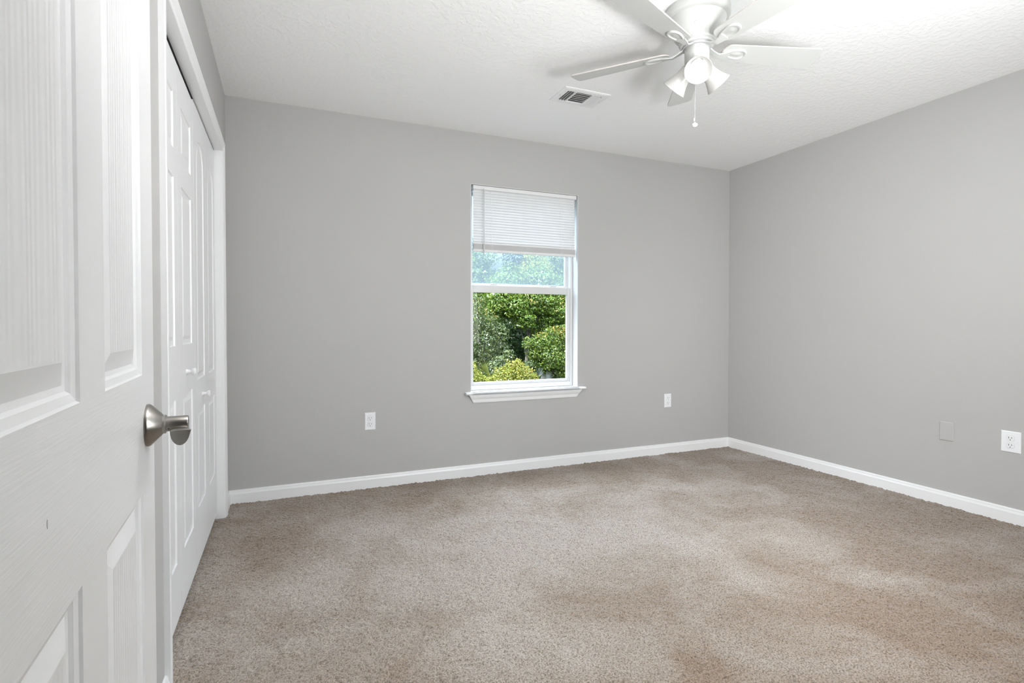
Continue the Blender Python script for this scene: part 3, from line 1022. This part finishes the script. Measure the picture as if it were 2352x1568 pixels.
def foliage(name, blobs, n, size, m, parent, seed, aspect=.55, droop=.25, shell=.35):
    rng = np.random.default_rng(seed)
    vol = np.array([(r[0] * r[1] * r[2]) ** .67 for _, r in blobs])
    cnt = np.maximum(30, (n * vol / vol.sum())).astype(int)
    allv = []
    for (c, r), k in zip(blobs, cnt):
        d = rng.standard_normal((k, 3)); d /= np.linalg.norm(d, axis=1)[:, None]
        rad = (shell + (1 - shell) * rng.random(k)) ** .5
        lump = 1 + .16 * np.sin(5 * d[:, 0] + seed) * np.sin(6 * d[:, 1] + 2 * seed) + .12 * np.sin(9 * d[:, 2] + seed)
        p = np.array(c) + d * (rad * lump)[:, None] * np.array(r)
        nrm = d * .9 + rng.standard_normal((k, 3)) * .55 + np.array([0, 0, .35]); nrm /= np.linalg.norm(nrm, axis=1)[:, None]
        t = rng.standard_normal((k, 3)); t[:, 2] -= droop
        t -= nrm * (t * nrm).sum(1)[:, None]; t /= np.linalg.norm(t, axis=1)[:, None]
        s = np.cross(nrm, t)
        L = size * (.65 + .7 * rng.random(k))[:, None]
        w_ = L * aspect
        v = np.stack([p - t * L * .5, p + s * w_ * .5 + nrm * L * .07 - t * L * .05, p + t * L * .5 - nrm * L * .1, p - s * w_ * .5 + nrm * L * .07 - t * L * .05], 1)
        allv.append(v)
    v = np.concatenate(allv).reshape(-1, 3)
    q = len(v) // 4
    i = np.arange(q) * 4
    me = bpy.data.meshes.new(name)
    me.vertices.add(len(v)); me.vertices.foreach_set('co', v.astype(np.float32).ravel())
    lo = np.stack([i, i + 1, i + 2, i + 3], -1).astype(np.int32)
    me.loops.add(lo.size); me.loops.foreach_set('vertex_index', lo.ravel())
    me.polygons.add(q); me.polygons.foreach_set('loop_start', np.arange(0, lo.size, 4, dtype=np.int32))
    me.materials.append(m)
    me.update(calc_edges=True)
    o = bpy.data.objects.new(name, me)
    COL.objects.link(o)
    o.parent = parent
    return o

def tree(name, label, cat, base, blobs, n, size, m, seed, tips=None, trunk=.14, group=None, aspect=.55, shell=.35):
    root = empty(name, (base[0], base[1], GZ))
    tag(root, label, cat, group)
    off = Vector((base[0], base[1], GZ))
    bl_ = [((Vector(c) - off)[:], r) for c, r in blobs]
    foliage('foliage', bl_, n, size, m, root, seed, aspect, shell=shell)
    if tips:
        foliage('new_growth', [((Vector(c) - off)[:], r) for c, r in tips[0]], tips[1], size * .9, M['leaf_tip'], root, seed + 50, aspect, shell=.7)['kind'] = 'stuff'
    b = MB()
    rnd = random.Random(seed)
    cz = sum(c[2] for c, _ in bl_) / len(bl_)
    cx = sum(c[0] for c, _ in bl_) / len(bl_); cy = sum(c[1] for c, _ in bl_) / len(bl_)
    top = Vector((cx, cy, cz))
    mid = Vector((cx * .35 + rnd.uniform(-.15, .15), cy * .35, cz * .5))
    b.tube([(0, 0, -.1), mid * .5, mid, top], [trunk, trunk * .85, trunk * .7, trunk * .3], 9)
    for c, r in bl_:
        c = Vector(c)
        s0 = mid.lerp(top, rnd.uniform(0, .7))
        m1 = s0.lerp(c, .5) + Vector((rnd.uniform(-.1, .1), rnd.uniform(-.1, .1), .12))
        b.tube([s0, m1, c], [trunk * .35, trunk * .22, trunk * .08], 6)
    b.build('trunk', M['bark'], root)
    return root
def B(px, py, Y, rx, ry=None, rz=None):
    p = at(px, py, Y)
    ry = ry if ry else rx
    return (tuple(p), (rx, ry, rz if rz else rx))

# glossy leaved tree on the left of the lower pane
tree('broadleaf_tree', 'grey green glossy leaved tree at the left of the lower pane', 'tree', at(1100, 900, 20)[:2],
     [B(1088, 735, 20, .55), B(1118, 742, 20, .50), B(1145, 765, 20, .48), B(1105, 790, 19.8, .70), B(1148, 805, 20.2, .45), B(1080, 850, 20, .7), B(1120, 845, 20, .6), B(1150, 845, 20.3, .38), B(1050, 760, 20.4, .8), B(1096, 700, 20.3, .42), B(1030, 840, 20.5, .9)],
     11000, .095, M['leaf_glossy'], 11, tips=([B(1090, 705, 20, .45, .4, .5), B(1125, 725, 19.8, .4, .3, .3)], 90), trunk=.10, aspect=.42)
# bright green tree filling the top of the lower pane
tree('broadleaf_tree', 'bright green tree filling the top of the lower pane, behind the glossy tree', 'tree', at(1205, 900, 25)[:2],
     [B(1150, 690, 25, .9), B(1185, 705, 24.6, .75), B(1215, 690, 25, .85), B(1250, 700, 25.2, .9), B(1285, 720, 25, .75), B(1205, 735, 24.4, .55), B(1170, 655, 25.6, 1.1), B(1235, 650, 25.6, 1.1), B(1300, 670, 25.8, 1.0), B(1140, 720, 25.2, .6), B(1255, 740, 25, .55), B(1225, 755, 25.2, .4)],
     20000, .13, M['leaf_fresh'], 12, tips=([B(1225, 685, 24.3, .5, .3, .4), B(1285, 700, 24.4, .4, .3, .6)], 60), trunk=.12)
# right hand tree with yellow orange new growth on top
tree('broadleaf_tree', 'green tree at the right of the lower pane with yellow orange new growth on top', 'tree', at(1270, 930, 18.5)[:2],
     [B(1268, 780, 18.5, .48), B(1295, 775, 18.6, .5), B(1240, 790, 18.4, .42), B(1213, 788, 18.4, .24), B(1262, 820, 18.3, .55), B(1300, 830, 18.5, .6), B(1228, 812, 18.4, .32), B(1245, 840, 18.6, .36), B(1285, 862, 18.6, .5), B(1335, 800, 18.8, .7), B(1330, 870, 18.8, .7)],
     12000, .085, M['leaf_green'], 13, tips=([B(1280, 757, 18.4, .36, .3, .16), B(1245, 768, 18.2, .22, .2, .10), B(1296, 770, 18.2, .2, .2, .2)], 170), trunk=.07)
# dark backdrop trees
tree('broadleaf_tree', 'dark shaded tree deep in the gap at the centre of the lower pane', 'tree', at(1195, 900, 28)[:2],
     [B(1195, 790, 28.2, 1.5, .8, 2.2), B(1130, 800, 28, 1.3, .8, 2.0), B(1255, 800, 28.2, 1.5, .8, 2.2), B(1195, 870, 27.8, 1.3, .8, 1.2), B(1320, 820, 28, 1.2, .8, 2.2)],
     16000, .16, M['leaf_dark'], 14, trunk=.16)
bgd = [(1045, 41, 7.0, 'leaf_green', 'tall green background tree at the far left, against the strip of sky'), (1120, 35, 5.4, 'leaf_fresh', 'tall background tree behind the left of the upper pane'),
       (1180, 38, 5.6, 'leaf_dark', 'dark background tree behind the middle of the upper pane'), (1222, 31.3, 4.3, 'leaf_yellow', 'pale yellow green background tree right of the upper pane centre'),
       (1285, 34.5, 5.5, 'leaf_green', 'tall green background tree behind the right of the upper pane'), (1370, 38, 6.0, 'leaf_fresh', 'tall background tree to the right beyond the window edge')]
for k, (px, Y, hh, mm, lab) in enumerate(bgd):
    base = at(px, 900, Y)
    rr = random.Random(70 + k)
    bl_ = []
    top = hh + 1.0
    low = 1.9 if mm == 'leaf_yellow' else -2.2
    for q in range(11):
        zz = low + (top - low) * (q + .5) / 11
        wdt = 1.55 * (1 - .35 * abs(zz - 2.0) / 5) * (.75 if mm == 'leaf_yellow' else 1)
        bl_.append(((base[0] + rr.uniform(-1.1, 1.1) * wdt * .7, base[1] + rr.uniform(-.9, .9), zz), (wdt, wdt, 1.15)))
    tree('broadleaf_tree', lab, 'tree', base[:2], bl_, 11000, .19, M[mm], 30 + k, trunk=.2, group='background trees')
# shrubs in front
tree('shrub', 'yellow green leafy shrub at the bottom centre of the lower pane', 'shrub', at(1180, 900, 14.5)[:2],
     [B(1180, 850, 14.5, .36), B(1155, 868, 14.5, .34), B(1205, 862, 14.5, .32), B(1180, 885, 14.4, .55), B(1225, 880, 14.5, .28), B(1140, 890, 14.5, .4), B(1190, 838, 14.6, .16), B(1180, 930, 14.5, .8)],
     9000, .062, M['leaf_yellow'], 51, tips=([B(1188, 838, 14.4, .25, .2, .12), B(1212, 850, 14.3, .2, .2, .1)], 120), trunk=.05)
tree('shrub', 'low green shrub in the bottom left corner of the lower pane', 'shrub', at(1085, 930, 14)[:2],
     [B(1090, 868, 14, .26), B(1070, 860, 14, .4), B(1110, 885, 14, .3), B(1085, 915, 14, .6), B(1040, 880, 14, .5)],
     4500, .062, M['leaf_yellow'], 52, trunk=.04)
tree('shrub', 'dark green shrub between the yellow shrub and the glossy tree', 'shrub', at(1150, 900, 17)[:2],
     [B(1150, 835, 17, .32), B(1168, 815, 17, .22), B(1135, 850, 17, .35), B(1215, 840, 17.2, .22), B(1150, 880, 17, .6), B(1205, 870, 17, .4)],
     4500, .08, M['leaf_glossy'], 53, trunk=.04)

def fan_palm(label, base, fronds, m, seed):
    root = empty('fan_palm', (base[0], base[1], GZ))
    tag(root, label, 'palm')
    off = Vector((base[0], base[1], GZ))
    rnd = random.Random(seed)
    crown = Vector(base) - off
    b = MB(); b.tube([(0, 0, -.1), (0, .05, crown.z * .5), crown], [.11, .10, .09], 9); b.build('trunk', M['bark'], root)
    for (hub, ax, length, spread, cnt) in fronds:
        hub = Vector(hub) - off
        ax = Vector(ax).normalized()
        side = ax.cross(Vector((.35, -.9, .15))).normalized()
        nr = side.cross(ax)
        b = MB()
        b.tube([crown, crown.lerp(hub, .5) + Vector((0, 0, .05)), hub], [.014, .012, .010], 6)
        for k in range(cnt):
            a = spread * (2 * k / (cnt - 1) - 1)
            d = ax * math.cos(a) + side * math.sin(a)
            L = length * (.78 + .22 * math.cos(a)) * rnd.uniform(.9, 1.05)
            w_ = .0085
            s2 = d.cross(nr).normalized()
            pts = []
            tip = hub + d * L + nr * rnd.uniform(-.03, .03) - Vector((0, 0, .10 * L * rnd.random()))
            mid_ = hub + d * L * .5 + nr * .01
            b.add([hub - s2 * .003, hub + s2 * .003, mid_ + s2 * w_, mid_ - nr * .008, mid_ - s2 * w_, tip], [(0, 1, 2, 3), (0, 3, 4), (3, 2, 5), (4, 3, 5)])
        b.build('frond', m, root, fix=False)
    return root
c0 = at(1132, 890, 15.6)
fan_palm('yellow green fan palm at the bottom left of the lower pane', c0,
         [(at(1125, 864, 15.4), (-.55, .05, .85), .62, .38, 20), (at(1134, 860, 15.5), (.12, .1, 1), .34, .25, 10), (at(1118, 872, 15.4), (-.9, 0, .45), .5, .5, 16)], M['frond'], 5)
c0 = at(1240, 890, 16.4)
fan_palm('grey green fan palm behind the yellow shrub, right of it', c0,
         [(at(1238, 866, 16.4), (-.1, 0, 1), .40, 1.1, 22), (at(1236, 880, 16.2), (.9, 0, .25), .5, .8, 18), (at(1252, 872, 16.3), (.7, 0, .7), .38, .7, 16)], M['frond_grey'], 6)

# woodland beyond and beside the trees above: too dense to count
rw = random.Random(9)
bl_ = []
for k in range(34):
    x = -14 + 1.6 * k
    bl_.append(((x + rw.uniform(-.6, .6), 53 + rw.uniform(-2, 2), rw.uniform(-1.5, .5)), (2.0, 1.6, 2.6)))
    bl_.append(((x + rw.uniform(-.6, .6), 53 + rw.uniform(-2, 2), rw.uniform(2.0, 5.0)), (2.0, 1.6, 2.6)))
for k in range(16):
    Y = rw.uniform(15, 36)
    side = -1 if k % 3 else 1
    x = Y * (.27 - rw.uniform(0, .75)) - 2.2 if side < 0 else Y * (.66 + rw.uniform(0, .4)) + 1.5
    for q in range(3):
        bl_.append(((x + rw.uniform(-.8, .8), Y + rw.uniform(-.8, .8), -2.0 + q * 1.9), (1.6, 1.5, 1.5)))
wd = foliage('woodland', bl_, 52000, .21, M['leaf_green'], None, 77)
tag(wd, 'green woodland foliage filling the far background behind the trees', 'foliage', kind='stuff')
